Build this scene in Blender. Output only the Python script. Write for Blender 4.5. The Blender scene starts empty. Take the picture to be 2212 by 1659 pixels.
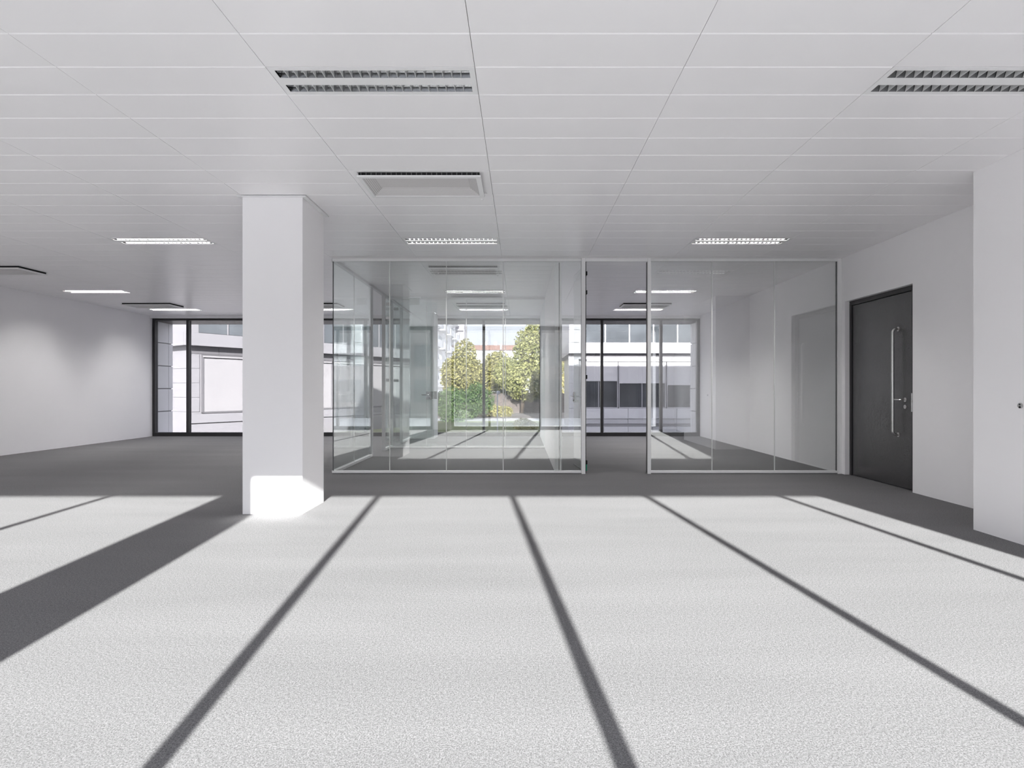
import bpy, bmesh, math, random
from mathutils import Vector, Matrix

random.seed(7)
sc = bpy.context.scene
COL = sc.collection

# ------------------------------------------------------------------ camera
EYE = 1.2                                   # eye height above the carpet (m)
cd = bpy.data.cameras.new('camera')
cd.sensor_width = 36.0
cd.lens = 36.0 * 1198.0 / 2212.0
cd.shift_x = -19.0 / 2212.0
cd.shift_y = 10.5 / 2212.0
cd.clip_start = 0.05
cd.clip_end = 600
cam = bpy.data.objects.new('camera', cd)
COL.objects.link(cam)
cam.location = (0, 0, EYE)
cam.rotation_euler = (math.radians(90), 0, 0)
sc.camera = cam

# ------------------------------------------------------------------ sky, sun, exposure
SKY = 3.4
SUN = 23.0
world = bpy.data.worlds.new('sky'); sc.world = world
world.use_nodes = True
nt = world.node_tree; nt.nodes.clear()
wo = nt.nodes.new('ShaderNodeOutputWorld'); wb = nt.nodes.new('ShaderNodeBackground')
tc = nt.nodes.new('ShaderNodeTexCoord'); sp = nt.nodes.new('ShaderNodeSeparateXYZ')
rp = nt.nodes.new('ShaderNodeValToRGB')
rp.color_ramp.elements[0].position = 0.0; rp.color_ramp.elements[0].color = (0.80, 0.81, 0.85, 1)
rp.color_ramp.elements[1].position = 0.9; rp.color_ramp.elements[1].color = (0.58, 0.62, 0.72, 1)
e = rp.color_ramp.elements.new(0.25); e.color = (0.77, 0.79, 0.86, 1)
nt.links.new(tc.outputs['Generated'], sp.inputs[0])
nt.links.new(sp.outputs['Z'], rp.inputs[0])
nt.links.new(rp.outputs[0], wb.inputs['Color'])
wb.inputs['Strength'].default_value = SKY
nt.links.new(wb.outputs[0], wo.inputs['Surface'])

sl = bpy.data.lights.new('sun', 'SUN'); sl.energy = SUN; sl.angle = math.radians(0.6)
sl.color = (1.0, 0.985, 0.965)
so = bpy.data.objects.new('sun', sl); COL.objects.link(so)
SUNDIR = Vector((-0.097, 1.0, -0.386)).normalized()
so.rotation_euler = SUNDIR.to_track_quat('-Z', 'Y').to_euler()
so.location = (3, -20, 12)

sc.view_settings.view_transform = 'Standard'
sc.view_settings.look = 'None'
sc.view_settings.gamma = 1.0
sc.view_settings.use_curve_mapping = False
sc.view_settings.exposure = 0.46
cy = sc.cycles
cy.max_bounces = 7; cy.diffuse_bounces = 5; cy.glossy_bounces = 3
cy.transmission_bounces = 6; cy.transparent_max_bounces = 24
cy.caustics_reflective = False; cy.caustics_refractive = False
cy.sample_clamp_indirect = 6.0
cy.use_adaptive_sampling = True
cy.adaptive_threshold = 0.1
cy.use_denoising = True

# ------------------------------------------------------------------ materials
def new_mat(name):
    m = bpy.data.materials.new(name); m.use_nodes = True
    return m, m.node_tree, m.node_tree.nodes['Principled BSDF']

def paint(name, col, rough=0.5, spec=0.4, var=0.03, scale=3.0, metal=0.0, bump=0.0, bscale=60.0):
    m, t, b = new_mat(name)
    n = t.nodes.new('ShaderNodeTexNoise'); n.inputs['Scale'].default_value = scale; n.inputs['Detail'].default_value = 4
    c = t.nodes.new('ShaderNodeTexCoord'); t.links.new(c.outputs['Object'], n.inputs['Vector'])
    r = t.nodes.new('ShaderNodeValToRGB')
    r.color_ramp.elements[0].position = 0.3; r.color_ramp.elements[1].position = 0.7
    r.color_ramp.elements[0].color = tuple(max(0, x * (1 - var)) for x in col) + (1,)
    r.color_ramp.elements[1].color = tuple(min(1, x * (1 + var)) for x in col) + (1,)
    t.links.new(n.outputs[0], r.inputs[0]); t.links.new(r.outputs[0], b.inputs['Base Color'])
    b.inputs['Roughness'].default_value = rough
    b.inputs['Specular IOR Level'].default_value = spec
    b.inputs['Metallic'].default_value = metal
    if bump > 0:
        n2 = t.nodes.new('ShaderNodeTexNoise'); n2.inputs['Scale'].default_value = bscale
        t.links.new(c.outputs['Object'], n2.inputs['Vector'])
        bp = t.nodes.new('ShaderNodeBump'); bp.inputs['Strength'].default_value = bump; bp.inputs['Distance'].default_value = 0.002
        t.links.new(n2.outputs[0], bp.inputs['Height']); t.links.new(bp.outputs[0], b.inputs['Normal'])
    return m

def glass(name, tint, f0):
    """clear sheet: Schlick reflection over straight-through transmission"""
    m, t, b = new_mat(name); t.nodes.remove(b)
    out = t.nodes['Material Output']
    tr = t.nodes.new('ShaderNodeBsdfTransparent'); tr.inputs[0].default_value = tint + (1,)
    gl = t.nodes.new('ShaderNodeBsdfGlossy'); gl.inputs['Roughness'].default_value = 0.0
    gl.inputs['Color'].default_value = (1, 1, 1, 1)
    ge = t.nodes.new('ShaderNodeNewGeometry')
    dt = t.nodes.new('ShaderNodeVectorMath'); dt.operation = 'DOT_PRODUCT'
    t.links.new(ge.outputs['Normal'], dt.inputs[0]); t.links.new(ge.outputs['Incoming'], dt.inputs[1])
    ab = t.nodes.new('ShaderNodeMath'); ab.operation = 'ABSOLUTE'; t.links.new(dt.outputs['Value'], ab.inputs[0])
    om = t.nodes.new('ShaderNodeMath'); om.operation = 'SUBTRACT'; om.inputs[0].default_value = 1.0; t.links.new(ab.outputs[0], om.inputs[1])
    pw = t.nodes.new('ShaderNodeMath'); pw.operation = 'POWER'; pw.inputs[1].default_value = 5.0; t.links.new(om.outputs[0], pw.inputs[0])
    ma = t.nodes.new('ShaderNodeMath'); ma.operation = 'MULTIPLY_ADD'
    ma.inputs[1].default_value = 1 - f0; ma.inputs[2].default_value = f0; t.links.new(pw.outputs[0], ma.inputs[0])
    mx = t.nodes.new('ShaderNodeMixShader')
    t.links.new(ma.outputs[0], mx.inputs[0]); t.links.new(tr.outputs[0], mx.inputs[1]); t.links.new(gl.outputs[0], mx.inputs[2])
    t.links.new(mx.outputs[0], out.inputs['Surface'])
    return m

def carpet_mat():
    m, t, b = new_mat('carpet')
    c = t.nodes.new('ShaderNodeTexCoord')
    n = t.nodes.new('ShaderNodeTexNoise'); n.inputs['Scale'].default_value = 190; n.inputs['Detail'].default_value = 4; n.inputs['Roughness'].default_value = 0.8
    n2 = t.nodes.new('ShaderNodeTexNoise'); n2.inputs['Scale'].default_value = 1.1; n2.inputs['Detail'].default_value = 5
    mp = t.nodes.new('ShaderNodeMapping'); mp.inputs['Scale'].default_value = (0.35, 2.2, 1)
    t.links.new(c.outputs['Object'], n.inputs['Vector'])
    t.links.new(c.outputs['Object'], mp.inputs['Vector']); t.links.new(mp.outputs[0], n2.inputs['Vector'])
    r = t.nodes.new('ShaderNodeValToRGB')
    r.color_ramp.elements[0].position = 0.36; r.color_ramp.elements[0].color = (CARPET * 0.45, CARPET * 0.44, CARPET * 0.45, 1)
    r.color_ramp.elements[1].position = 0.64; r.color_ramp.elements[1].color = (CARPET * 1.55, CARPET * 1.525, CARPET * 1.555, 1)
    t.links.new(n.outputs[0], r.inputs[0])
    r2 = t.nodes.new('ShaderNodeMapRange'); r2.inputs['From Min'].default_value = 0.3; r2.inputs['From Max'].default_value = 0.7
    r2.inputs['To Min'].default_value = 0.93; r2.inputs['To Max'].default_value = 1.05
    t.links.new(n2.outputs[0], r2.inputs['Value'])
    mx = t.nodes.new('ShaderNodeVectorMath'); mx.operation = 'SCALE'
    t.links.new(r.outputs[0], mx.inputs[0]); t.links.new(r2.outputs[0], mx.inputs['Scale'])
    n3 = t.nodes.new('ShaderNodeTexNoise'); n3.inputs['Scale'].default_value = 75; n3.inputs['Detail'].default_value = 3; n3.inputs['Roughness'].default_value = 0.7
    t.links.new(c.outputs['Object'], n3.inputs['Vector'])
    r3 = t.nodes.new('ShaderNodeMapRange'); r3.inputs['From Min'].default_value = 0.3; r3.inputs['From Max'].default_value = 0.7
    r3.inputs['To Min'].default_value = 0.80; r3.inputs['To Max'].default_value = 1.20
    t.links.new(n3.outputs[0], r3.inputs['Value'])
    mx2 = t.nodes.new('ShaderNodeVectorMath'); mx2.operation = 'SCALE'
    t.links.new(mx.outputs[0], mx2.inputs[0]); t.links.new(r3.outputs[0], mx2.inputs['Scale'])
    t.links.new(mx2.outputs[0], b.inputs['Base Color'])
    b.inputs['Roughness'].default_value = 0.95; b.inputs['Specular IOR Level'].default_value = 0.05
    return m

def perforated_mat():
    m, t, b = new_mat('perforated_metal')
    c = t.nodes.new('ShaderNodeTexCoord')
    v = t.nodes.new('ShaderNodeTexVoronoi'); v.inputs['Scale'].default_value = 140; v.inputs['Randomness'].default_value = 0.0
    t.links.new(c.outputs['Object'], v.inputs['Vector'])
    r = t.nodes.new('ShaderNodeValToRGB'); r.color_ramp.interpolation = 'LINEAR'
    r.color_ramp.elements[0].position = 0.30; r.color_ramp.elements[0].color = (0.22, 0.21, 0.21, 1)
    r.color_ramp.elements[1].position = 0.42; r.color_ramp.elements[1].color = (0.70, 0.68, 0.68, 1)
    t.links.new(v.outputs['Distance'], r.inputs[0]); t.links.new(r.outputs[0], b.inputs['Base Color'])
    b.inputs['Roughness'].default_value = 0.5
    return m

def leaf_mat(name, c1, c2, c3):
    m, t, b = new_mat(name)
    g = t.nodes.new('ShaderNodeNewGeometry')
    r = t.nodes.new('ShaderNodeValToRGB')
    r.color_ramp.elements[0].color = c1 + (1,); r.color_ramp.elements[1].color = c3 + (1,)
    e = r.color_ramp.elements.new(0.5); e.color = c2 + (1,)
    t.links.new(g.outputs['Random Per Island'], r.inputs[0]); t.links.new(r.outputs[0], b.inputs['Base Color'])
    b.inputs['Roughness'].default_value = 0.6; b.inputs['Specular IOR Level'].default_value = 0.2
    tl = t.nodes.new('ShaderNodeBsdfTranslucent'); t.links.new(r.outputs[0], tl.inputs[0])
    mx = t.nodes.new('ShaderNodeMixShader'); mx.inputs[0].default_value = 0.3
    out = t.nodes['Material Output']
    t.links.new(b.outputs[0], mx.inputs[1]); t.links.new(tl.outputs[0], mx.inputs[2]); t.links.new(mx.outputs[0], out.inputs['Surface'])
    return m

CARPET = 0.170
M = {}
M['wall'] = paint('wall_paint', (0.93, 0.913, 0.925), 0.6, 0.25, 0.008, 1.2)
M['ceiling'] = paint('ceiling_panel_paint', (0.925, 0.908, 0.92), 0.32, 0.5, 0.008, 2.0)
M['white'] = paint('white_powder_coat', (0.84, 0.835, 0.84), 0.35, 0.45, 0.01, 4)
M['rail'] = paint('satin_aluminium_rail', (0.80, 0.795, 0.80), 0.35, 0.5, 0.02, 6)
M['post'] = paint('grey_aluminium_post', (0.55, 0.55, 0.56), 0.35, 0.5, 0.03, 6)
M['dark'] = paint('anthracite_window_metal', (0.022, 0.021, 0.023), 0.4, 0.5, 0.1, 8)
M['darkgrey'] = paint('dark_grey_metal', (0.10, 0.10, 0.105), 0.4, 0.5, 0.1, 8)
M['black'] = paint('black_rubber', (0.008, 0.008, 0.009), 0.6, 0.3, 0.1, 10)
M['door'] = paint('black_satin_door', (0.040, 0.039, 0.040), 0.24, 1.0, 0.12, 120, bump=0.25, bscale=600)
M['steel'] = paint('brushed_steel', (0.62, 0.61, 0.60), 0.25, 0.5, 0.05, 40, metal=1.0)
M['mirror'] = paint('polished_louvre_aluminium', (0.80, 0.80, 0.81), 0.16, 0.5, 0.02, 20, metal=1.0)
M['trough'] = paint('dark_mirror_trough', (0.20, 0.20, 0.205), 0.22, 0.5, 0.05, 20, metal=1.0)
M['finmetal'] = paint('satin_louvre_fin', (0.74, 0.74, 0.745), 0.3, 0.6, 0.02, 20)
M['tube'] = paint('fluorescent_tube_glass', (0.80, 0.80, 0.80), 0.3, 0.5, 0.02, 20)
M['perf'] = perforated_mat()
M['pane'] = glass('facade_glass', (0.97, 0.985, 0.98), 0.035)
M['pane_tint'] = glass('view_dimming_glass', (0.625, 0.622, 0.638), 0.035)  # tint added to dim the bright view through the far windows
M['pglass'] = glass('partition_glass', (0.975, 0.985, 0.98), 0.17)
M['pclear'] = glass('clear_partition_glass', (0.965, 0.985, 0.98), 0.045)
M['edge'] = paint('glass_joint_strip', (0.70, 0.71, 0.70), 0.3, 0.5, 0.03, 20)
M['green'] = paint('green_tag', (0.02, 0.35, 0.20), 0.5, 0.4, 0.05, 20)
M['sign'] = paint('grey_green_sign', (0.36, 0.41, 0.38), 0.4, 0.4, 0.05, 10)
M['carpet'] = carpet_mat()
M['soffit'] = paint('brown_soffit', (0.06, 0.042, 0.034), 0.45, 0.4, 0.15, 3)
M['clad'] = paint('white_cladding', (0.60, 0.595, 0.60), 0.45, 0.4, 0.02, 1.5)
M['dimclad'] = paint('dimmed_white_cladding', (0.25, 0.246, 0.25), 0.45, 0.4, 0.02, 1.5)  # white cladding darkened in colour, against burning out in the sun
M['dimshutter'] = paint('dimmed_white_shutter', (0.30, 0.293, 0.290), 0.5, 0.3, 0.02, 1.0)  # white shutter colour lowered the same way for the sunlit building
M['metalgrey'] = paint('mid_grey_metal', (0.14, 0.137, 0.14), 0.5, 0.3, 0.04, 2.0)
M['fin'] = paint('white_reveal_panel', (0.86, 0.85, 0.855), 0.45, 0.4, 0.02, 1.5)
M['cladgrey'] = paint('light_grey_cladding', (0.50, 0.495, 0.50), 0.45, 0.4, 0.02, 1.5)
M['shutter'] = paint('white_roller_shutter', (0.60, 0.59, 0.585), 0.5, 0.3, 0.02, 1.0)
M['stripgrey'] = paint('grey_soffit_panel', (0.42, 0.41, 0.42), 0.5, 0.3, 0.04, 2.0)
M['bglass'] = paint('building_window_glass', (0.085, 0.095, 0.10), 0.06, 0.6, 0.35, 0.7)
M['bglass2'] = paint('building_window_glass_dark', (0.055, 0.06, 0.065), 0.15, 0.6, 0.4, 0.9)
M['paving'] = paint('pale_paving', (0.50, 0.49, 0.48), 0.8, 0.2, 0.08, 0.4, bump=0.3, bscale=20)
M['lawn'] = paint('pale_lawn', (0.22, 0.24, 0.12), 0.9, 0.1, 0.25, 1.2, bump=0.5, bscale=30)
M['path'] = paint('beige_path', (0.26, 0.23, 0.21), 0.9, 0.1, 0.1, 1.5)
M['brownwall'] = paint('brown_garden_wall', (0.17, 0.14, 0.125), 0.8, 0.1, 0.2, 3)
M['darkbrick'] = paint('dark_brick', (0.17, 0.16, 0.155), 0.8, 0.1, 0.15, 1.0)
M['bark'] = paint('bark', (0.10, 0.075, 0.055), 0.9, 0.1, 0.3, 10)
M['lampgrey'] = paint('lamp_post_paint', (0.62, 0.60, 0.64), 0.5, 0.4, 0.03, 5)
M['tiles'] = paint('orange_roof_tiles', (0.36, 0.22, 0.175), 0.8, 0.1, 0.15, 4)
M['farwhite'] = paint('white_render', (0.80, 0.79, 0.79), 0.7, 0.2, 0.03, 0.5)
M['fargrey'] = paint('scaffold_mesh', (0.55, 0.53, 0.55), 0.8, 0.1, 0.12, 2.5)
M['farglass'] = paint('far_window_glass', (0.20, 0.23, 0.25), 0.2, 0.5, 0.3, 2)
M['leafA'] = leaf_mat('leaves_olive', (0.196, 0.186, 0.059), (0.352, 0.323, 0.117), (0.529, 0.48, 0.196))
M['leafB'] = leaf_mat('leaves_yellow_green', (0.216, 0.225, 0.078), (0.373, 0.373, 0.146), (0.568, 0.548, 0.235))
M['leafC'] = leaf_mat('leaves_green', (0.059, 0.111, 0.037), (0.127, 0.208, 0.075), (0.223, 0.312, 0.119))
M['leafD'] = leaf_mat('leaves_pale_yellow', (0.334, 0.313, 0.107), (0.49, 0.451, 0.175), (0.647, 0.587, 0.274))

# ------------------------------------------------------------------ mesh helpers
class MB:
    def __init__(self):
        self.v = []; self.f = []
    def box(self, x0, x1, y0, y1, z0, z1):
        i = len(self.v)
        self.v += [(x0, y0, z0), (x1, y0, z0), (x1, y1, z0), (x0, y1, z0), (x0, y0, z1), (x1, y0, z1), (x1, y1, z1), (x0, y1, z1)]
        self.f += [tuple(i + k for k in q) for q in ((3, 2, 1, 0), (4, 5, 6, 7), (0, 1, 5, 4), (1, 2, 6, 5), (2, 3, 7, 6), (3, 0, 4, 7))]
        return self
    def poly(self, pts, faces):
        i = len(self.v); self.v += [tuple(p) for p in pts]; self.f += [tuple(i + k for k in q) for q in faces]
        return self
    def tube(self, pts, r, seg=10, caps=True):
        """round bar through the points"""
        pts = [Vector(p) for p in pts]; n = len(pts); rings = []
        up = Vector((0, 0, 1))
        d0 = (pts[1] - pts[0]).normalized()
        a = d0.orthogonal().normalized()
        for k in range(n):
            if k == 0: d = pts[1] - pts[0]
            elif k == n - 1: d = pts[-1] - pts[-2]
            else: d = (pts[k + 1] - pts[k]).normalized() + (pts[k] - pts[k - 1]).normalized()
            d.normalize()
            a = (a - d * a.dot(d)).normalized(); b = d.cross(a)
            rr = r[k] if isinstance(r, (list, tuple)) else r
            base = len(self.v)
            for s in range(seg):
                t = 2 * math.pi * s / seg
                self.v.append(tuple(pts[k] + (a * math.cos(t) + b * math.sin(t)) * rr))
            rings.append(base)
        for k in range(n - 1):
            for s in range(seg):
                s2 = (s + 1) % seg
                self.f.append((rings[k] + s, rings[k] + s2, rings[k + 1] + s2, rings[k + 1] + s))
        if caps:
            self.f.append(tuple(rings[0] + s for s in reversed(range(seg))))
            self.f.append(tuple(rings[-1] + s for s in range(seg)))
        return self
    def mesh(self, name, mat, off=(0, 0, 0), bevel=0.0, smooth=False):
        me = bpy.data.meshes.new(name)
        o = Vector(off)
        me.from_pydata([tuple(Vector(p) - o) for p in self.v], [], self.f)
        if bevel > 0:
            bm = bmesh.new(); bm.from_mesh(me)
            bmesh.ops.bevel(bm, geom=bm.edges[:], offset=bevel, segments=2, profile=0.5, affect='EDGES')
            bm.to_mesh(me); bm.free()
        if smooth:
            for p in me.polygons: p.use_smooth = True
        me.materials.append(M[mat]); me.update()
        return me

def link(name, data, parent=None, loc=(0, 0, 0)):
    o = bpy.data.objects.new(name, data); COL.objects.link(o)
    o.location = loc
    if parent is not None: o.parent = parent
    return o

def tag(o, label=None, cat=None, group=None, kind=None):
    if label: o['label'] = label
    if cat: o['category'] = cat
    if group: o['group'] = group
    if kind: o['kind'] = kind
    return o

def worldpos(p):
    v = Vector((0, 0, 0))
    while p is not None:
        v += p.location; p = p.parent
    return v

def empty(name, loc, label, cat, group=None, kind=None, rz=0.0):
    o = bpy.data.objects.new(name, None); COL.objects.link(o)
    o.empty_display_size = 0.1
    o.location = loc; o.rotation_euler = (0, 0, rz)
    return tag(o, label, cat, group, kind)

def part(name, mb, mat, parent, bevel=0.0, smooth=False, local=False):
    """a mesh part given in world coordinates (or in the parent's own, local=True)"""
    off = (0, 0, 0) if local else tuple(worldpos(parent))
    return link(name, mb.mesh(name, mat, off, bevel, smooth), parent)

def top(name, mb, mat, label, cat, base, kind=None, group=None, bevel=0.0):
    o = link(name, mb.mesh(name, mat, base, bevel), None, base)
    return tag(o, label, cat, group, kind)

# ------------------------------------------------------------------ main dimensions
H = 3.045                 # ceiling
XL, XR = -9.33, 4.536     # side walls
YN, YF = -0.72, 14.10     # near and far glazing
YP = 7.86                 # front glass partition
XW0, XW1 = 0.49, 0.58     # wall between the two rear rooms
XG = -2.66                # long glass partition
PX0, PX1 = -2.664, -2.09  # pillars

# ------------------------------------------------------------------ the shell
top('floor', MB().box(XL - .3, XR + .3, YN - .12, YF + .12, -0.25, 0.0), 'carpet',
    'grey speckled loop-pile carpet floor with bright sun stripes', 'floor', (0, 0, 0), 'structure')
top('wall_left', MB().box(XL - .3, XL, YN - .12, YF + .08, 0, H + .12), 'wall',
    'plain white wall along the far left side of the office', 'wall', (XL, 6, 0), 'structure')
DY0, DY1, DZ = 6.42, 7.757, 2.42
w = MB()
w.box(XR, XR + .3, DY1, YF + .08, 0, H + .12)
w.box(XR, XR + .3, 4.73, DY0, 0, H + .12)
w.box(XR, XR + .3, DY0, DY1, DZ, H + .12)
w.box(XR, XR + .3, YN - .12, 2.6, 0, H + .12)
top('wall_right', w, 'wall', 'plain white wall that holds the black door', 'wall', (XR, 6, 0), 'structure')
top('wall_jut', MB().box(3.86, XR + .3, 2.6, 4.73, 0, H + .12), 'wall',
    'white wall block that juts into the room in front of the door wall', 'wall', (4.2, 3.6, 0), 'structure')
top('wall_middle', MB().box(XW0, XW1, 7.93, YF - .02, 0, H), 'wall',
    'white dividing wall between the two glazed rear rooms', 'wall', (XW0, 11, 0), 'structure')

# wall end profile where the dividing wall meets the glass
t = empty('trim_1', (XW0, 7.93, 0), 'grey and white end profile of the dividing wall behind the glass', 'trim', kind='structure')
part('cover_strip', MB().box(XW0 - .004, XW0 + .05, 7.885, 7.932, 0, H - .045), 'white', t)
part('shadow_gap', MB().box(XW0 + .05, XW0 + .066, 7.90, 7.932, 0, H - .045), 'black', t)
part('cover_strip', MB().box(XW0 + .066, XW1 + .004, 7.885, 7.932, 0, H - .045), 'white', t)

# ceiling -------------------------------------------------------------
X0, Y0, PW, PD = -0.264, 3.18, 1.2, 0.3
ceiling = top('ceiling', MB().box(XL - .3, XR + .3, YN - .12, YF + .12, H + .12, H + .30), 'ceiling',
              'white metal panel ceiling with fine joints running across the office', 'ceiling', (0, 6, H), 'structure')
LAMPS = [(-1, 0), (2, 0), (-7, 12), (-4, 24), (-4, 12), (-1, 12), (2, 12), (-7, 24), (-1, 24), (2, 24), (-7, 32), (-4, 32), (-1, 32), (2, 32)]
VENTS = [(-1, 5), (-1, 17), (-1, 29), (2, 29), (-7, 17), (-7, 29), (-4, 29)]
holes = set(LAMPS)
for c, r in VENTS: holes.add((c, r)); holes.add((c, r + 1))

def panel_geo(mb, x0, x1, y0, y1, z):
    g = 0.0015; cy_, cz = 0.006, 0.004
    a, b = x0 + g, x1 - g
    p = [(a, y0, z + .02), (b, y0, z + .02), (b, y1, z + .02), (a, y1, z + .02),
         (a, y0, z + cz), (b, y0, z + cz), (b, y1, z + cz), (a, y1, z + cz),
         (a, y0 + cy_, z), (b, y0 + cy_, z), (b, y1 - cy_, z), (a, y1 - cy_, z)]
    f = [(0, 1, 2, 3), (1, 0, 4, 5), (3, 2, 6, 7), (5, 4, 8, 9), (7, 6, 10, 11), (9, 8, 11, 10), (0, 3, 7, 11, 8, 4), (2, 1, 5, 9, 10, 6)]
    mb.poly(p, f)

def clip_panel(x0, x1, y0, y1):
    x0, x1 = max(x0, XL), min(x1, XR); y0, y1 = max(y0, YN), min(y1, YF - .02)
    ym = (y0 + y1) / 2
    if 2.6 < ym < 4.73: x1 = min(x1, 3.86)
    if 5.3 < ym < 5.88 and x0 < -2.3 and x1 > -2.0: x0 = PX1 + .045
    if 13.4 < ym < 14.0 and x0 < -2.3 and x1 > -2.0: x0 = PX1 + .012
    if x1 - x0 < .01 or y1 - y0 < .01: return None
    return x0, x1, y0, y1

shared = {}; rest = MB(); npan = 0
for j in range(-13, 37):
    for k in range(-8, 4 + 1):
        if (k, j) in holes: continue
        r_ = clip_panel(X0 + PW * k, X0 + PW * (k + 1), Y0 + PD * j, Y0 + PD * (j + 1))
        if r_ is None: continue
        x0, x1, y0, y1 = r_
        px0 = 1125 + x0 * 1198 / max(.4, y0); px1 = 1125 + x1 * 1198 / max(.4, y1 if x1 > 0 else y0)
        near = 2.5 < y0 < 8.9 and (1125 + x1 * 1198 / y1) > -10 and (1125 + x0 * 1198 / y1) < 2222
        if near and npan < 296:
            key = (round(x1 - x0, 3), round(y1 - y0, 3))
            if key not in shared:
                mb = MB(); panel_geo(mb, 0, x1 - x0, 0, y1 - y0, 0); shared[key] = mb.mesh('ceiling_panel', 'ceiling')
            o = link('ceiling_panel', shared[key], ceiling, Vector((x0, y0, H)) - ceiling.location); npan += 1
        else:
            panel_geo(rest, x0, x1, y0, y1, H)
tag(part('ceiling_panel_field', rest, 'ceiling', ceiling), kind='stuff')

# pillars -------------------------------------------------------------
def pillar(y0, y1, label, trim=True):
    p = empty('pillar', ((PX0 + PX1) / 2, (y0 + y1) / 2, 0), label, 'pillar', kind='structure')
    part('shaft', MB().box(PX0, PX1, y0, y1, 0, H), 'wall', p)
    if trim:
        a = .042
        part('ceiling_trim', MB().box(PX0 - .001, PX1 + a, y0 - .028, y0 - .001, H - .012, H - .001)
             .box(PX1 + .001, PX1 + a, y0 - .001, y1 + a, H - .012, H + .004)
             .box(PX0 - a, PX0 - .002, y0 - .028, y1 + a, H - .012, H - .001), 'white', p)
    return p
pillar(5.31, 5.88, 'square white pillar standing in the open office, its foot in sunlight')
pillar(13.38, 13.96, 'square white pillar by the far windows, seen through glass doors', False)

# ------------------------------------------------------------------ far facade windows
MULL = [2.06 + 1.5 * k for k in range(-9, 4)]
def window(name, xa, xb, yg, label, sgn, mull, zt=2.93, gl='pane_tint'):
    """sgn +1: the outside lies towards +Y"""
    wn = empty(name, ((xa + xb) / 2, yg, 0), label, 'window', kind='structure')
    ya, yb = sorted((yg - sgn * .06, yg + sgn * .06))
    part('bottom_rail', MB().box(xa, xb, ya, yb, 0.0, 0.095), 'dark', wn, .004)
    part('top_rail', MB().box(xa, xb, ya, yb, zt, zt + .05), 'dark', wn, .004)
    part('jamb', MB().box(xa, xa + .07, ya, yb, .095, zt), 'dark', wn, .004)
    part('jamb', MB().box(xb - .07, xb, ya, yb, .095, zt), 'dark', wn, .004)
    xs = [m for m in mull if xa + .2 < m < xb - .2]
    for m in xs:
        part('mullion', MB().box(m - .032, m + .032, ya, yb, .095, zt), 'dark', wn, .004)
    e = [xa + .07] + [q for m in xs for q in (m - .032, m + .032)] + [xb - .07]
    for a, b in zip(e[0::2], e[1::2]):
        part('pane', MB().box(a, b, yg - .008, yg + .008, .095, zt), gl, wn)
    return wn
window('window_1', XL, PX0, YF, 'wide dark-framed window along the open office, behind the pillar', 1, MULL)
window('window_2', PX0, XW1 - .03, YF, 'dark-framed window of the middle room that looks on trees', 1, MULL)
window('window_3', XW1 - .03, XR, YF, 'dark-framed window of the rear room beside the door wall', 1, MULL)
MULN = [0.575 + 1.5 * k for k in range(-7, 3)]
window('window_4', XL, -2.60, YN, 'dark-framed window behind the viewer, beyond the facade pier', -1, MULN, gl='pane')
window('window_5', -2.05, 4.08, YN, 'dark-framed window behind the viewer that casts the bar shadows', -1, MULN, gl='pane')
top('wall_pier', MB().box(-2.60, -2.05, YN - .70, YN + .06, 0, H + .12), 'wall', 'white facade pier between the windows behind the viewer', 'wall', (-2.35, YN, 0), 'structure')
top('wall_back', MB().box(4.08, XR + .3, YN - .70, YN + .06, 0, H + .12), 'wall', 'short white wall beside the windows behind the viewer', 'wall', (4.3, YN, 0), 'structure')

top('trim_2', MB().box(XL, XR, YF - .14, YF - .02, 2.98, H), 'white', 'white pelmet strip above the far windows', 'trim', (0, YF, 2.98), 'structure')
# deep outer frames of the facades
def outer_frame(name, y0, y1, label, xa, xb):
    f = empty(name, (0, (y0 + y1) / 2, 0), label, 'facade frame', kind='structure')
    part('soffit', MB().box(xa - .35, xb + .35, y0, y1, 2.93, 3.12), 'soffit', f)
    part('ledge', MB().box(xa - .35, xb + .35, y0, y1, -.25, .02), 'clad', f)
    return f
of = outer_frame('trim_3', YF + .07, YF + .80, 'deep outer frame around the far windows with brown underside', XL, XR)
for xs in (XL, XR):
    s = -1 if xs < 0 else 1
    for i in range(5):
        z0 = .02 + i * .595
        zz = min(z0 + .58, 2.93)
        xa, xb = sorted((xs + s * .02, xs + s * .30))
        part('cladding_panel', MB().box(xa, xb, YF + .08, YF + .62, z0 + .008, zz), 'fin', of, .004)
        xa, xb = sorted((xs + s * .02, xs + s * .30))
        part('cladding_panel', MB().box(xa, xb, YF + .63, YF + .80, z0 + .008, zz), 'fin', of, .004)
    xa, xb = sorted((xs + s * .05, xs + s * .28))
    part('panel_backing', MB().box(xa, xb, YF + .08, YF + .78, .02, 2.93), 'darkgrey', of)
outer_frame('trim_4', YN - .70, YN - .07, 'deep outer frame around the windows behind the viewer', XL, XR)
# the floors above (two-storey part and a flat one-storey end)
top('roof', MB().box(-6.85, XR + .4, YN - .70, YF + .80, H + .32, 7.1).box(XL - .4, -6.85, YN - .70, YF + .80, H + .31, H + .36)
    .box(XR + .4, 24, YN - .70, YF + .80, -1, 7.1), 'clad',
    'upper storey and flat roof of the office building', 'roof', (0, 6, H + .3), 'structure')

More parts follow.
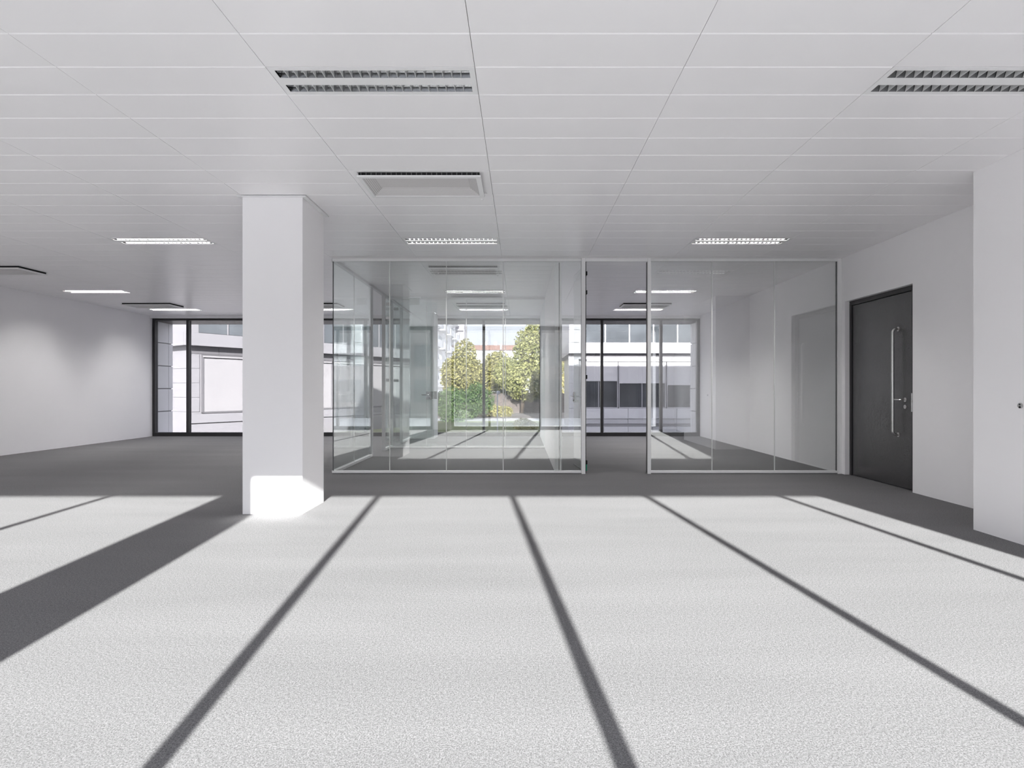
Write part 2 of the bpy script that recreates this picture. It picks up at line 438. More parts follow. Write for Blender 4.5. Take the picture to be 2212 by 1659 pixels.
# ------------------------------------------------------------------ black door in the right wall
d = empty('door_1', (XR, (DY0 + DY1) / 2, 0), 'tall satin black door with a long tubular steel pull handle', 'door', kind='structure')
xd = XR + .06
part('frame', MB().box(xd, xd + .05, DY1 - .05, DY1, 0, DZ).box(xd, xd + .05, DY0, DY0 + .10, 0, DZ).box(xd, xd + .05, DY0 + .10, DY1 - .05, DZ - .06, DZ), 'dark', d, .003)
lf = part('leaf', MB().box(xd + .012, xd + .06, DY0 + .115, DY1 - .058, .008, DZ - .066), 'door', d, .003)
yh = 6.765; zt_, zb_ = 1.93, .64; xo = xd - .058
pts = [(xd + .012, yh, zt_)]
for a in range(0, 7):
    t_ = math.pi / 2 * a / 6
    pts.append((xo + .045 - .045 * math.sin(t_), yh, zt_ - .045 + .045 * math.cos(t_)))
for a in range(0, 7):
    t_ = math.pi / 2 * a / 6
    pts.append((xo + .045 - .045 * math.cos(t_), yh, zb_ + .045 - .045 * math.sin(t_)))
pts.append((xd + .012, yh, zb_))
hd = part('pull_handle', MB().tube(pts, .0165, 14), 'steel', lf, smooth=True)
for z in (zt_, zb_):
    part('rosette', MB().tube([(xd + .013, yh, z), (xd + .006, yh, z)], .027, 18), 'steel', lf)
lv = MB(); ly, lz = 6.64, 1.07
lv.tube([(xd + .012, ly, lz), (xd - .045, ly, lz), (xd - .052, ly + .012, lz), (xd - .052, ly + .13, lz)], .009, 10)
part('lever', lv, 'steel', lf)
part('rosette', MB().tube([(xd + .012, ly, lz), (xd + .003, ly, lz)], .026, 18), 'steel', lf)
part('lock_cylinder', MB().tube([(xd + .012, ly, .985), (xd + .002, ly, .985)], .024, 18).box(xd - .004, xd + .003, ly - .005, ly + .005, .968, 1.0), 'steel', lf)
part('strike_plate', MB().box(xd - .003, xd + .002, DY0 + .085, DY0 + .107, .93, 1.15).box(xd - .006, xd - .002, DY0 + .088, DY0 + .104, 1.04, 1.07), 'steel', d)
part('screw', MB().tube([(xd + .001, DY1 - .02, DZ - .03), (xd - .004, DY1 - .02, DZ - .03)], .005, 8), 'steel', d)
part('backing', MB().box(xd + .07, xd + .10, DY0, DY1, 0, DZ), 'black', d)

# round lock on the jutting wall
k = empty('lock_cylinder', (3.86, 4.282, 1.07), 'small round keyhole lock set in the jutting white wall', 'lock')
part('rosette', MB().tube([(3.859, 4.282, 1.07), (3.852, 4.282, 1.07)], .021, 20), 'steel', k)
part('keyhole', MB().tube([(3.8525, 4.282, 1.079), (3.8505, 4.282, 1.079)], .006, 12), 'black', k)
part('keyhole', MB().tube([(3.8525, 4.282, 1.059), (3.8505, 4.282, 1.059)], .008, 12), 'black', k)

# ------------------------------------------------------------------ glass partitions
def rail(parent, name, x0, x1, y0, y1, z0, z1, mat='rail'):
    return part(name, MB().box(x0, x1, y0, y1, z0, z1), mat, parent, .003)

def partition_x(name, xs, y, label, gl='pglass', strip='edge'):
    """glass wall along X with joints at xs"""
    p = empty(name, ((xs[0] + xs[-1]) / 2, y, 0), label, 'glass partition')
    rail(p, 'base_rail', xs[0], xs[-1], y - .03, y + .03, .008, .042)
    rail(p, 'shadow_gap', xs[0], xs[-1], y - .024, y + .024, 0, .008, 'black')  # black strip drawn as the shadow line beneath the rail
    rail(p, 'head_rail', xs[0], xs[-1], y - .03, y + .03, H - .042, H - .001)
    for a, b in zip(xs, xs[1:]):
        part('pane', MB().box(a + .003, b - .003, y - .005, y + .005, .042, H - .042), gl, p)
    for a in xs[1:-1]:
        part('joint_strip', MB().box(a - .005, a + .005, y - .007, y + .007, .042, H - .042), strip, p)
    return p

fp = partition_x('glass_partition', [XG, -1.857, -1.054, -0.25, 0.555, 0.855], YP, 'clear glass partition of the middle room, left of the open doorway')
part('corner_strip', MB().box(XG - .004, XG + .008, YP - .008, YP + .006, .042, H - .042), 'darkgrey', fp)
rp_ = partition_x('glass_partition', [1.838, 2.708, 3.594, 4.475], YP, 'clear glass partition between the open doorway and the white door wall')
part('wall_post', MB().box(4.475, XR - .001, YP - .03, YP + .03, 0, H - .001), 'white', rp_, .003)
part('shadow_strip', MB().box(4.466, 4.475, YP - .012, YP + .012, .042, H - .042), 'darkgrey', rp_)
partition_x('glass_partition', [XG + .03, -1.90, -1.10, -0.31, XW0 - .001], 11.2, 'rear clear glass partition that crosses the middle room', 'pclear')

# long partition along Y
lp = empty('glass_partition', (XG, 10.5, 0), 'long clear glass partition with grey posts, running from the front corner to the far pillar', 'glass partition')
def rail_y(name, y0, y1, z0, z1, mat='rail', half=.03):
    return part(name, MB().box(XG - half, XG + half, y0, y1, z0, z1), mat, lp, .003)
rail_y('head_rail', YP + .03, 13.38, H - .042, H - .001, 'post')
rail_y('base_rail', YP + .03, 9.83, 0, .042)
rail_y('base_rail', 10.78, 11.39, 0, .042)
rail_y('base_rail', 12.375, 13.38, 0, .042)
for y in (9.855, 10.755, 11.415, 12.35):
    rail_y('post', y - .026, y + .026, 0, H - .042, 'post')
for a, b in ((YP + .03, 8.85), (8.856, 9.829), (10.781, 11.389), (12.376, 13.378)):
    part('pane', MB().box(XG - .005, XG + .005, a, b, .042, H - .042), 'pclear', lp)
part('joint_strip', MB().box(XG - .006, XG + .006, 8.847, 8.859, .042, H - .042), 'edge', lp)

# doorway frame in the front partition
df = empty('door_2', (1.345, YP, 0), 'white door frame of the open doorway in the front glass partition', 'door frame', kind='structure')
part('frame_post', MB().box(.857, .912, YP - .045, YP + .045, 0, H - .001), 'white', df, .004)
part('frame_post', MB().box(1.787, 1.836, YP - .045, YP + .045, 0, H - .001), 'white', df, .004)
part('frame_head', MB().box(.912, 1.787, YP - .045, YP + .045, H - .046, H - .001), 'white', df, .004)
part('seal', MB().box(.9125, .922, YP - .03, YP + .03, .01, H - .05), 'black', df)
part('seal', MB().box(1.783, 1.7865, YP - .03, YP + .03, .01, H - .05), 'darkgrey', df)

def glass_leaf(name, loc, rz, label, mats='steel', width=.88):
    """an open glass door leaf; local X runs from hinge to lock"""
    o = empty(name, loc, label, 'glass door', rz=rz, kind='structure')
    part('leaf', MB().box(.012, width, -.005, .005, .012, H - .055), 'pclear', o, local=True)
    for z in (.15, 1.37, 2.58, 2.85):
        part('hinge', MB().box(-.012, .085, -.014, .014, z - .028, z + .028), mats, o, .003, local=True)
    lk = part('lock_case', MB().box(width - .11, width - .002, -.016, .016, .99, 1.15), 'steel', o, .003, local=True)
    for s in (-1, 1):
        part('lever', MB().tube([(width - .05, s * .016, 1.085), (width - .05, s * .058, 1.085), (width - .07, s * .062, 1.085), (width - .19, s * .062, 1.085)], .009, 10), 'steel', lk, local=True)
        part('key_cylinder', MB().tube([(width - .05, s * .016, 1.02), (width - .05, s * .030, 1.02)], .012, 12), 'darkgrey', lk, local=True)
    return o
g1 = glass_leaf('door_3', (.935, YP + .062, 0), math.radians(96.0), 'open glass door leaf seen edge-on beside the front doorway', 'black')
part('key', MB().box(.825, .833, -.075, -.030, .985, 1.03), 'steel', g1, local=True)
part('edge_tag', MB().box(.001, .011, -.012, .012, .03, .13), 'green', g1, local=True)
part('bottom_seal', MB().box(.012, .88, -.007, .007, .002, .012), 'darkgrey', g1, local=True)
glass_leaf('door_4', (XG + .05, 10.79, 0), 0.0, 'open glass door leaf swung into the front half of the middle room')
glass_leaf('door_5', (XG + .05, 11.45, 0), 0.0, 'open glass door leaf swung into the rear half of the middle room')

sg = empty('exit_sign', (-2.14, 11.10, H), 'small grey-green sign plate under the ceiling by the rear glass partition', 'sign')
part('bracket', MB().box(-2.25, -2.00, 11.07, 11.13, H - .03, H - .001), 'rail', sg, .002)
part('plate', MB().box(-2.23, -2.03, 11.092, 11.108, H - .16, H - .03), 'sign', sg, .002)

# ------------------------------------------------------------------ ceiling lamps
def make_lamp(full):
    """two-slot louvre lamp, local origin at the near left corner of its ceiling bay"""
    g = {}
    s0, s1 = .035, 1.165
    slots = ((.035, .112), (.188, .265))
    fr = MB(); z0, z1 = 0.0, .012
    fr.box(.002, 1.198, .002, slots[0][0], z0, z1).box(.002, 1.198, slots[0][1], slots[1][0], z0, z1).box(.002, 1.198, slots[1][1], .298, z0, z1)
    for a, b in slots:
        fr.box(.002, s0, a, b, z0, z1).box(s1, 1.198, a, b, z0, z1)
    g['frame'] = fr.mesh('frame', 'white')
    rf = MB(); n = 8; hgt = .055
    a, b = -.0385, .0385
    prof = []
    for i in range(n + 1):                     # open trough, parabolic flanks
        u = -1 + 2 * i / n
        prof.append((u * .0385, .001 + hgt * (1 - abs(u) ** 2.2)))
    pts = [(x, y, z) for x in (s0, s1) for y, z in prof]
    rf.poly(pts, [(i, i + 1, n + 2 + i, n + 1 + i) for i in range(n)])
    rf.poly([(s0, y, z) for y, z in prof], [tuple(range(n + 1))])
    rf.poly([(s1, y, z) for y, z in prof], [tuple(reversed(range(n + 1)))])
    g['reflector'] = rf.mesh('reflector', 'trough')
    nf = 21; step = (s1 - s0) / nf
    def fin(mb, x):
        t0, t1 = .0012, .0035
        w0, w1 = .037, .022
        p = [(x - t0, -w0, .001), (x + t0, -w0, .001), (x + t0, w0, .001), (x - t0, w0, .001),
             (x - t1, -w1, .035), (x + t1, -w1, .035), (x + t1, w1, .035), (x - t1, w1, .035)]
        mb.poly(p, [(3, 2, 1, 0), (4, 5, 6, 7), (0, 1, 5, 4), (1, 2, 6, 5), (2, 3, 7, 6), (3, 0, 4, 7)])
    one = MB(); fin(one, 0); g['fin'] = one.mesh('fin', 'finmetal')
    tb = MB().tube([(s0 + .01, 0, .043), (s1 - .01, 0, .043)], .008, 10)
    g['tube'] = tb.mesh('tube', 'tube', smooth=True)
    g['fins_x'] = [s0 + step * i for i in range(1, nf)]
    g['slot_y'] = [(a + b) / 2 for a, b in slots]
    return g
LAMP_W = {12: 23.0, 24: 40.0, 32: 36.0}
LG = make_lamp(True)
LAMP_LABELS = {
    (-1, 0): 'nearest two-slot louvre ceiling lamp, whole, over the middle of the sunlit carpet',
    (2, 0): 'nearest two-slot louvre ceiling lamp, cut off by the right picture edge',
    (-4, 12): 'two-slot louvre ceiling lamp just beside the pillar in the open office',
    (-1, 12): 'two-slot louvre ceiling lamp just in front of the middle-room glass partition',
    (2, 12): 'two-slot louvre ceiling lamp just in front of the glass beside the door wall',
    (-7, 12): 'two-slot louvre ceiling lamp beyond the left picture edge, by the left wall',
    (-4, 24): 'louvre ceiling lamp hidden behind the open-office pillar',
    (-7, 24): 'bright louvre ceiling lamp near the left wall, between two air grilles',
    (-1, 24): 'bright louvre ceiling lamp in the front half of the middle room',
    (2, 24): 'bright louvre ceiling lamp in the rear room beside the door wall, nearer the doorway',
    (-7, 32): 'small bright louvre ceiling lamp by the left wall, next to the far window',
    (-4, 32): 'far louvre ceiling lamp whose end shows just beside the pillar',
    (-1, 32): 'far louvre ceiling lamp above the window with the trees',
    (2, 32): 'far louvre ceiling lamp by the window of the rear room beside the door wall',
}
for (c, r) in LAMPS:
    lo = empty('ceiling_lamp', (X0 + PW * c, Y0 + PD * r, H), LAMP_LABELS[(c, r)], 'ceiling lamp', 'recessed louvre lamps in the ceiling')
    link('frame', LG['frame'], lo)
    for sy in LG['slot_y']:
        ro = link('reflector', LG['reflector'], lo, (0, sy, 0))
        if r > 0:                               # fill light added inside the rear lamps to brighten the rooms
            la = bpy.data.lights.new('lamp_fill', 'AREA'); la.shape = 'RECTANGLE'
            la.size = 1.10; la.size_y = .05; la.energy = LAMP_W[r] * (.72 if c == -7 else 1.0); la.color = (1, .985, .965)
            link('lamp_fill', la, ro, (.6, 0, .036))
        link('tube', LG['tube'], ro)
        for fx in LG['fins_x']: link('louvre_fin', LG['fin'], ro, (fx, 0, 0))

# ------------------------------------------------------------------ air grilles
def make_vent():
    g = {}
    W, D = 1.2, .6
    b = .045
    g['border'] = MB().box(.002, W - .002, .002, .028, 0, .012).box(.002, W - .002, D - b, D - .002, 0, .012) \
        .box(.002, .07, .028, D - b, 0, .012).box(W - .055, W - .002, .028, D - b, 0, .012).mesh('border', 'ceiling')
    x0, x1, y0, y1 = .066, W - .078, .045, D - b + .004
    fw = .034; za, zb = -.040, -.024
    sx0, sx1, sy0, sy1 = x0 + .012, x1 - .012, y0 + .012, y1 - .012
    g['box'] = MB().box(sx0, sx1, sy0, sy0 + .004, zb, .012).box(sx0, sx1, sy1 - .004, sy1, zb, .012) \
        .box(sx0, sx0 + .004, sy0, sy1, zb, .012).box(sx1 - .004, sx1, sy0, sy1, zb, .012).mesh('supply_slot', 'black')
    g['fill'] = MB().box(.07, sx0, .028, D - b, .004, .012).box(sx1, W - .055, .028, D - b, .004, .012).box(sx0, sx1, .028, sy0, .004, .012).box(sx0, sx1, sy1, D - b, .004, .012).mesh('inner_border', 'ceiling')
    g['cover'] = MB().box(x0, x1, y0, y0 + fw, za, zb).box(x0, x1, y1 - fw, y1, za, zb).box(x0, x0 + fw, y0 + fw, y1 - fw, za, zb).box(x1 - fw - .008, x1, y0 + fw, y1 - fw, za, zb).mesh('cover_frame', 'white')
    p0, p1, q0, q1 = x0 + fw, x1 - fw - .008, y0 + fw, y1 - fw
    i = .085; z0, z1 = -.032, .012
    pts = [(p0, q0, z0), (p1, q0, z0), (p1, q1, z0), (p0, q1, z0), (p0 + i, q0 + i, z1), (p1 - i, q0 + i, z1), (p1 - i, q1 - i, z1), (p0 + i, q1 - i, z1)]
    g['grille'] = MB().poly(pts, [(4, 5, 6, 7), (0, 1, 5, 4), (1, 2, 6, 5), (2, 3, 7, 6), (3, 0, 4, 7)]).mesh('perforated_tray', 'perf')
    g['slat'] = MB().box(-.004, .004, y0 + .006, y0 + .012, zb, 0).mesh('slat', 'darkgrey')
    return g
VG = make_vent()
VENT_LABELS = {
    (-1, 5): 'nearest perforated air grille with white frame, above the open carpet',
    (-1, 17): 'perforated air grille in the front half of the middle room, seen through glass',
    (-1, 29): 'perforated air grille in the rear half of the middle room, before the tree window',
    (2, 29): 'perforated air grille in the rear room beside the door wall',
    (-7, 17): 'perforated air grille cut off by the left picture edge',
    (-7, 29): 'perforated air grille near the left wall and far window',
    (-4, 29): 'perforated air grille half hidden behind the pillar',
}
for (c, r) in VENTS:
    vo = empty('air_grille', (X0 + PW * c, Y0 + PD * r, H), VENT_LABELS[(c, r)], 'air grille', 'ceiling air grilles')
    link('border', VG['border'], vo); link('supply_slot', VG['box'], vo); link('inner_border', VG['fill'], vo)
    cv = link('cover_frame', VG['cover'], vo); link('perforated_tray', VG['grille'], cv)
    if r == 5:
        for i in range(24): link('slat', VG['slat'], vo, (.10 + i * .043, 0, 0))
for (c, r), lab in (((-1, 7), 'tiny white sensor stud on the ceiling next to the nearest air grille'),
                    ((-1, 19), 'tiny dark sensor stud on the ceiling inside the middle room')):
    s_ = top('ceiling_sensor', MB().tube([(X0 + PW * c + 1.09, Y0 + PD * r + .11, H), (X0 + PW * c + 1.09, Y0 + PD * r + .11, H - .012)], [.012, .009], 12),
             'white' if r == 7 else 'darkgrey', lab, 'sensor', (X0 + PW * c + 1.09, Y0 + PD * r + .11, H))

# ------------------------------------------------------------------ outside: ground
top('ground', MB().box(-150, 150, -120, 300, -1.4, -1.0), 'paving', 'pale paved ground around the office building', 'ground', (0, 40, -1), 'structure')
top('lawn', MB().box(-12, 1.5, 27, 37.5, -1.0, -.97), 'lawn', 'pale green lawn beyond the tree window', 'lawn', (-5, 32, -1), 'structure')
top('path', MB().box(-14, 12, 41, 50, -1.0, -.98), 'path', 'beige gravel path in front of the grey-brown wall', 'path', (0, 45, -1), 'structure')
gw = empty('garden_wall', (-1.5, 51, -1), 'grey-brown garden wall behind the park path', 'wall')
part('wall_body', MB().box(-12, 9, 50.9, 51.2, -1.0, .70), 'brownwall', gw)
part('coping', MB().box(-12, 9, 50.85, 51.25, .70, .78), 'brownwall', gw)

nb_ = empty('added_building', (0, -26, -1), 'low dark building added behind the viewer to darken the glass reflections', 'building')  # unseen building, added to darken what the partition glass mirrors
part('wall', MB().box(-45, 45, -36, -26, -1, 6.4), 'darkbrick', nb_)
part('parapet', MB().box(-45.1, 45.1, -36.1, -25.9, 6.4, 6.6), 'darkbrick', nb_)
for i in range(30):
    part('window', MB().box(-44 + i * 3.0, -42 + i * 3.0, -26.05, -25.95, .2, 1.9), 'bglass2', nb_)
    part('window', MB().box(-44 + i * 3.0, -42 + i * 3.0, -26.05, -25.95, 2.9, 4.5), 'bglass2', nb_)
# ------------------------------------------------------------------ outside: white building on the left (turned 56 degrees)
ang = math.atan2(1.0, 0.675)
lb = empty('white_building', (-13.155, 21.74, 0), 'white clad building with closed roller shutters, behind the pillar', 'building', rz=ang)
def lpart(name, mb, mat, bevel=0.0, parent=lb): return part(name, mb, mat, parent, bevel, local=True)
L = 14.2; Dp = 9
lpart('wall', MB().box(.35, L - .35, .36, Dp, -1.0, 2.95), 'dimclad')
lpart('upper_wall', MB().box(.10, L - .1, .10, Dp, 3.40, 7.4), 'dimclad')
# projecting band as separate panels
nb = 6
for i in range(nb):
    a = L * i / nb; b = L * (i + 1) / nb
    lpart('band_panel', MB().box(a + .006, b - .006, 0, .14, 2.93, 3.44), 'dimclad', .004)
for i in range(4):
    lpart('band_panel', MB().box(0, .14, .15 + i * 2.2, .15 + (i + 1) * 2.2 - .012, 2.93, 3.44), 'dimclad', .004)
lpart('band_core', MB().box(.02, L - .02, .02, Dp, 2.935, 3.43), 'metalgrey')
for i in range(12):
    a = .36 + (L - .72) * i / 12; b = .36 + (L - .72) * (i + 1) / 12
    lpart('soffit_panel', MB().box(a + .006, b - .006, .34, .36, 2.62, 2.92), 'metalgrey')  # grey colour carries the shadow under the projecting band
# cladding rows at the corner
for i in range(4):
    z0 = .27 + i * .585
    lpart('cladding_panel', MB().box(.33, .70, .335, .36, z0 + .006, z0 + .58), 'dimclad', .003)
    for j in range(3):
        lpart('cladding_panel', MB().box(.325, .35, .36 + j * 1.3, .36 + (j + 1) * 1.3 - .01, z0 + .006, z0 + .58), 'dimclad', .003)
# shuttered windows
for a, b in ((.78, 7.04), (7.12, 11.6), (11.7, 13.7)):
    sh = lpart('shutter', MB().box(a + .07, b - .01, .315, .345, .26, 2.44), 'dimshutter')
    lpart('shutter_frame', MB().box(a, a + .07, .29, .36, .20, 2.60).box(a, b, .29, .36, .20, .25).box(a, b, .27, .36, 2.57, 2.60), 'metalgrey')
    lpart('shutter_box', MB().box(a + .03, b, .27, .35, 2.49, 2.56), 'dimshutter')
lpart('sill_band', MB().box(.2, L, .22, .36, -.18, .18), 'dimclad')
lpart('plinth', MB().box(.15, L, .12, .36, -1.0, -.22), 'dimclad')
# upper windows
xx = .55; i = 0
while xx < L - 1.2:
    wd = lpart('window', MB().box(xx, xx + 1.16, .06, .10, 3.46, 5.6), 'bglass')
    lpart('window_bar', MB().box(xx + 1.13, xx + 1.17, .02, .10, 3.45, 5.6), 'dimclad')
    xx += 1.17; i += 1

# ------------------------------------------------------------------ outside: grey-white building on the right, parallel to ours
rb = empty('office_block', (8, 26.85, -1), 'pale office block with half-lowered window shutters, behind the rear room', 'building')
BX0, BX1, BY = 2.33, 16.0, 26.85
def rpart(name, mb, mat, bevel=0.0): return part(name, mb, mat, rb, bevel)
rpart('wall', MB().box(BX0 + .4, BX1, BY + .50, BY + 8, -1.0, 2.95), 'cladgrey')
rpart('upper_wall', MB().box(BX0 + .05, BX1, BY + .16, BY + 8, 3.40, 8.0), 'clad')
for i in range(11):
    a = BX0 + 1.27 * i
    if a > BX1 - .1: break
    rpart('band_panel', MB().box(a + .005, min(a + 1.265, BX1), BY, BY + .15, 2.93, 3.44), 'clad', .004)
    rpart('strip_panel', MB().box(a + .005, min(a + 1.265, BX1), BY + .30, BY + .33, 2.76, 2.93), 'metalgrey')  # painted grey in place of shade below the overhanging band
    rpart('lower_strip_panel', MB().box(a + .005, min(a + 1.265, BX1), BY + .28, BY + .33, 2.66, 2.755), 'cladgrey')
rpart('band_core', MB().box(BX0 + .02, BX1, BY + .02, BY + 8, 2.935, 3.43), 'stripgrey')
rpart('shutter_head', MB().box(BX0 + .9, BX1, BY + .28, BY + .5, 2.54, 2.65), 'cladgrey')
# solid end wall with joints
for i in range(8):
    z0 = -1.0 + i * .62
    if z0 > 2.6: continue
    rpart('cladding_panel', MB().box(BX0 + .02, BX0 + .50, BY + .3, BY + .5, z0 + .006, min(z0 + .614, 2.92)), 'clad', .003)
for i in range(7):
    z0 = 3.46 + i * .62
    rpart('cladding_panel', MB().box(BX0 + .02, BX0 + .50, BY + .05, BY + .17, z0 + .006, z0 + .614), 'clad', .003)
bays = [(BX0 + .55, 4.77, 1.58), (4.80, 7.12, 1.47), (7.16, 9.5, 1.38), (9.54, 11.9, 1.5), (11.94, 14.3, 1.45)]
for a, b, zs in bays:
    wd = rpart('window', MB().box(a + .02, b - .02, BY + .44, BY + .50, .30, 2.54), 'bglass2')
    rpart('shutter', MB().box(a + .03, b - .03, BY + .36, BY + .40, zs, 2.54), 'shutter')
    rpart('window_frame', MB().box(a, a + .04, BY + .34, BY + .5, .28, 2.54).box(b - .04, b, BY + .34, BY + .5, .28, 2.54).box(a, b, BY + .34, BY + .5, .24, .30), 'stripgrey')
    m = (a + b) / 2
    rpart('window_bar', MB().box(m - .02, m + .02, BY + .41, BY + .46, .30, zs), 'stripgrey')
x = BX0 + .55
i = 0
while x < BX1 - 1.2:
    rpart('sill_panel', MB().box(x + .006, x + 1.18, BY + .30, BY + .5, -.257, .236), 'clad', .004)
    rpart('plinth_panel', MB().box(x + .006, x + 1.18, BY + .34, BY + .5, -.50, -.27), 'cladgrey', .003)
    rpart('base_panel', MB().box(x + .006, x + 1.18, BY + .30, BY + .5, -1.0, -.66), 'clad', .003)
    x += 1.19
x = 2.95
while x < BX1 - 1.2:
    rpart('upper_window', MB().box(x, x + 1.13, BY + .12, BY + .17, 3.46, 5.6), 'bglass')
    rpart('window_bar', MB().box(x + 1.12, x + 1.18, BY + .06, BY + .17, 3.45, 5.6), 'clad')
    x += 1.17

# ------------------------------------------------------------------ outside: far town
ap = empty('apartment_block', (-16, 95, -1), 'tall white apartment block with balconies beyond the trees', 'building')
part('wall', MB().box(-22, -13.2, 78, 112, -1, 27), 'farwhite', ap)
for fl in range(8):
    z = 1.5 + fl * 3.0
    for bi in range(4):
        y = 80 + bi * 8.0
        bl = part('balcony', MB().box(-13.2, -12.1, y, y + 5.2, z, z + .18), 'farwhite', ap)
        part('balcony_rail', MB().box(-12.18, -12.1, y, y + 5.2, z + .18, z + 1.1), 'farwhite', bl)
        part('window', MB().box(-13.22, -13.12, y + 1.0, y + 4.2, z + .2, z + 2.3), 'farglass', ap)
sb = empty('scaffolded_block', (-14, 122, -1), 'grey block wrapped in scaffold mesh beside the white apartment block', 'building')
part('wall', MB().box(-20, -12.4, 120, 128, -1, 24), 'fargrey', sb)
for fl in range(8):
    part('scaffold_deck', MB().box(-20, -12.2, 119.2, 120, .8 + fl * 2.6, 1.0 + fl * 2.6), 'farwhite', sb)
for i in range(5):
    part('scaffold_pole', MB().box(-19.9 + i * 1.9, -19.8 + i * 1.9, 119.1, 119.2, -1, 22), 'cladgrey', sb)
hb = empty('tiled_house', (-4, 134, -1), 'long white building with an orange tiled roof on the skyline', 'building')
part('wall', MB().box(-12.8, 9, 130, 142, -1, 10.3), 'farwhite', hb)
part('roof', MB().poly([(-13.2, 129.5, 10.3), (9.4, 129.5, 10.3), (9.4, 142.5, 10.3), (-13.2, 142.5, 10.3), (-11.5, 134.5, 11.8), (8, 134.5, 11.8), (8, 137.5, 11.8), (-11.5, 137.5, 11.8)],
     [(3, 2, 1, 0), (4, 5, 6, 7), (0, 1, 5, 4), (1, 2, 6, 5), (2, 3, 7, 6), (3, 0, 4, 7)]), 'tiles', hb)
part('parapet', MB().box(-4.8, -4.5, 129.4, 136, 10.4, 11.7), 'farwhite', hb)
for cx in (-9, -6.5, -1, 3): part('chimney', MB().box(cx, cx + .7, 135, 135.7, 11.5, 12.7), 'farwhite', hb)

# ------------------------------------------------------------------ outside: trees and shrubs
def plant(name, label, cat, base, blobs, mat, n, leaf, trunk=True, seed=1, group=None, tr=.14, flat=.8):
    """blobs: (dx, dz, rx, ry, rz) ellipsoids above the base"""
    rnd = random.Random(seed)
    o = empty(name, base, label, cat, group)
    mb = MB(); vol = [b[2] * b[3] * b[4] for b in blobs]; tot = sum(vol)
    for b, vv in zip(blobs, vol):
        for _ in range(int(n * vv / tot)):
            while True:
                p = Vector((rnd.uniform(-1, 1), rnd.uniform(-1, 1), rnd.uniform(-1, 1)))
                if .35 < p.length < 1: break
            if rnd.random() < .55: p = p.normalized() * rnd.uniform(.8, 1.06)
            c = Vector((b[0] + p.x * b[2], p.y * b[3], b[1] + p.z * b[4]))
            s = leaf * rnd.uniform(.55, 1.25)
            nrm = (p.normalized() * .6 + Vector((rnd.uniform(-1, 1), rnd.uniform(-1, 1), rnd.uniform(-.4, 1)))).normalized()
            u = nrm.orthogonal().normalized(); v = nrm.cross(u)
            a = rnd.uniform(0, 6.28); u, v = u * math.cos(a) + v * math.sin(a), v * math.cos(a) - u * math.sin(a)
            mb.poly([c - u * s, c - v * s * .55 + nrm * s * .1, c + u * s, c + v * s * .55 + nrm * s * .1], [(0, 1, 2, 3)])
    tag(part('foliage', mb, mat, o, local=True), kind='stuff')
    if trunk:
        top_z = max(b[1] for b in blobs)
        tm = MB().tube([(0, 0, 0), (.05, 0, top_z * .35), (-.06, .05, top_z * .7), (blobs[0][0] * .5, 0, top_z)], [tr, tr * .85, tr * .6, tr * .3], 8)
        for b in blobs:
            tm.tube([(0, 0, top_z * .4), (b[0] * .6, 0, (top_z * .45 + b[1]) / 2), (b[0], 0, b[1])], [tr * .5, tr * .35, tr * .15], 6)
        part('trunk', tm, 'bark', o, local=True)
    return o
plant('olive_tree', 'rounded olive-yellow tree left of the window bar, before the orange roof', 'tree', (-6.3, 60.5, -1),
      [(0, 3.2, 2.3, 2.0, 2.6), (.2, 5.6, 1.3, 1.3, 2.0), (-.9, 3.9, 1.5, 1.4, 1.9), (1.3, 3.5, 1.5, 1.4, 2.0), (.4, 6.6, .5, .5, .8)], 'leafA', 9000, .17, seed=3)
plant('slender_tree', 'pale olive tree just behind the middle window bar', 'tree', (-2.35, 55, -1),
      [(-.2, 3.0, 1.9, 1.6, 2.1), (.2, 4.6, 1.2, 1.1, 1.3), (1.1, 3.2, 1.5, 1.4, 2.0), (-.4, 5.0, .8, .7, .9), (-1.2, 3.4, 1.0, .9, 1.4)], 'leafA', 8000, .17, seed=5)
plant('tall_tree', 'tall yellow-green tree with a dark trunk, right of the window bar', 'tree', (.15, 50, -1),
      [(.4, 3.0, 2.1, 1.9, 1.9), (.9, 5.4, 1.7, 1.6, 2.0), (-1.1, 3.6, 1.5, 1.4, 1.5), (1.5, 7.3, 1.2, 1.2, 1.5), (.1, 6.5, .8, .8, 1.1), (2.2, 4.6, 1.5, 1.4, 2.6)], 'leafB', 12500, .15, seed=8, tr=.2)
plant('side_tree', 'yellowish tree at the window edge beside the tall tree', 'tree', (3.4, 56, -1),
      [(0, 3.4, 1.8, 1.7, 2.6), (.2, 6.4, 1.5, 1.5, 2.6)], 'leafD', 5000, .17, seed=9)
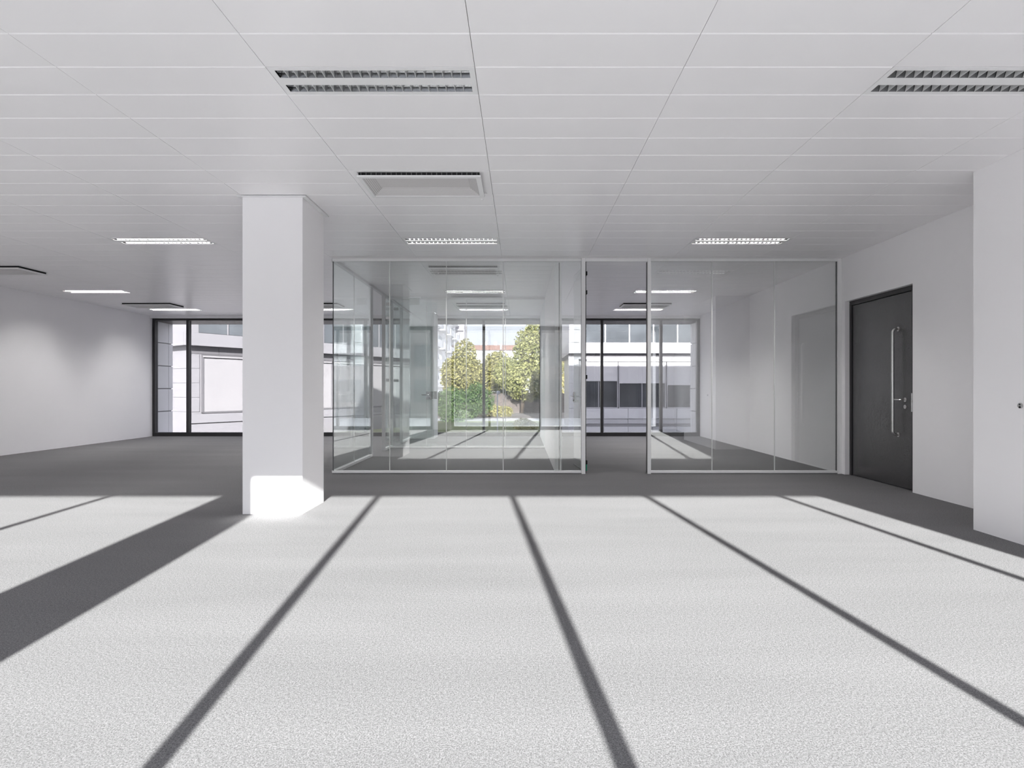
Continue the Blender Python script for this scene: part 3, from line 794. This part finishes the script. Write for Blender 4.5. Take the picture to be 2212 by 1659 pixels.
plant('green_shrub', 'dense fresh green shrub at the left edge of the tree window', 'shrub', (-4.65, 36.5, -1),
      [(0, .9, .75, .7, 1.1), (.1, 1.7, .5, .5, .7), (.4, .5, .6, .6, .8)], 'leafC', 2600, .085, seed=11, tr=.05)
plant('green_bush', 'large green bush in front of the olive tree', 'shrub', (-3.9, 40, -1),
      [(0, 1.0, .9, .9, 1.2), (.75, 1.5, .8, .8, 1.2), (-.7, 1.0, .8, .8, 1.1), (1.3, 1.3, .7, .7, .9)], 'leafC', 4200, .10, seed=12, tr=.06)
plant('yellow_bush', 'low yellow-green bush beside the window bar', 'shrub', (-2.6, 44, -1),
      [(0, .45, 1.0, .8, .6), (1.1, .35, .9, .8, .5), (-.9, .35, .8, .7, .5)], 'leafD', 2500, .09, False, seed=13)
plant('small_bush', 'small low bush near the bottom of the tree window', 'shrub', (.15, 29.5, -1),
      [(0, .28, .55, .5, .36), (.35, .22, .4, .4, .28)], 'leafD', 900, .07, False, seed=14)
plant('dark_bush', 'shadowy green bush at the foot of the olive tree', 'shrub', (-5.8, 43, -1),
      [(0, 1.0, 1.0, .9, 1.1), (.9, .9, .9, .8, 1.0)], 'leafC', 2600, .10, seed=15, tr=.05)

pl = empty('park_lamp', (-1.15, 27.3, -1), 'pale park lamp post with a round head, beside the window bar', 'lamp post')
part('post', MB().tube([(-1.15, 27.3, -1), (-1.15, 27.3, .95)], .03, 10), 'lampgrey', pl)
part('lamp_head', MB().tube([(-1.15, 27.3, .93), (-1.13, 27.3, .98), (-1.10, 27.3, 1.06), (-1.09, 27.3, 1.10)], [.04, .09, .10, .04], 12), 'lampgrey', pl)
st = empty('street_lamp', (-6.55, 66, -1), 'tall street lamp rising behind the olive tree', 'lamp post')
part('post', MB().tube([(-6.55, 66, -1), (-6.55, 66, 7.1)], [.09, .05], 8), 'lampgrey', st)
part('lamp_head', MB().box(-6.85, -6.25, 65.8, 66.2, 7.05, 7.2).box(-6.95, -6.6, 65.7, 66.3, 6.9, 7.05), 'darkgrey', st)
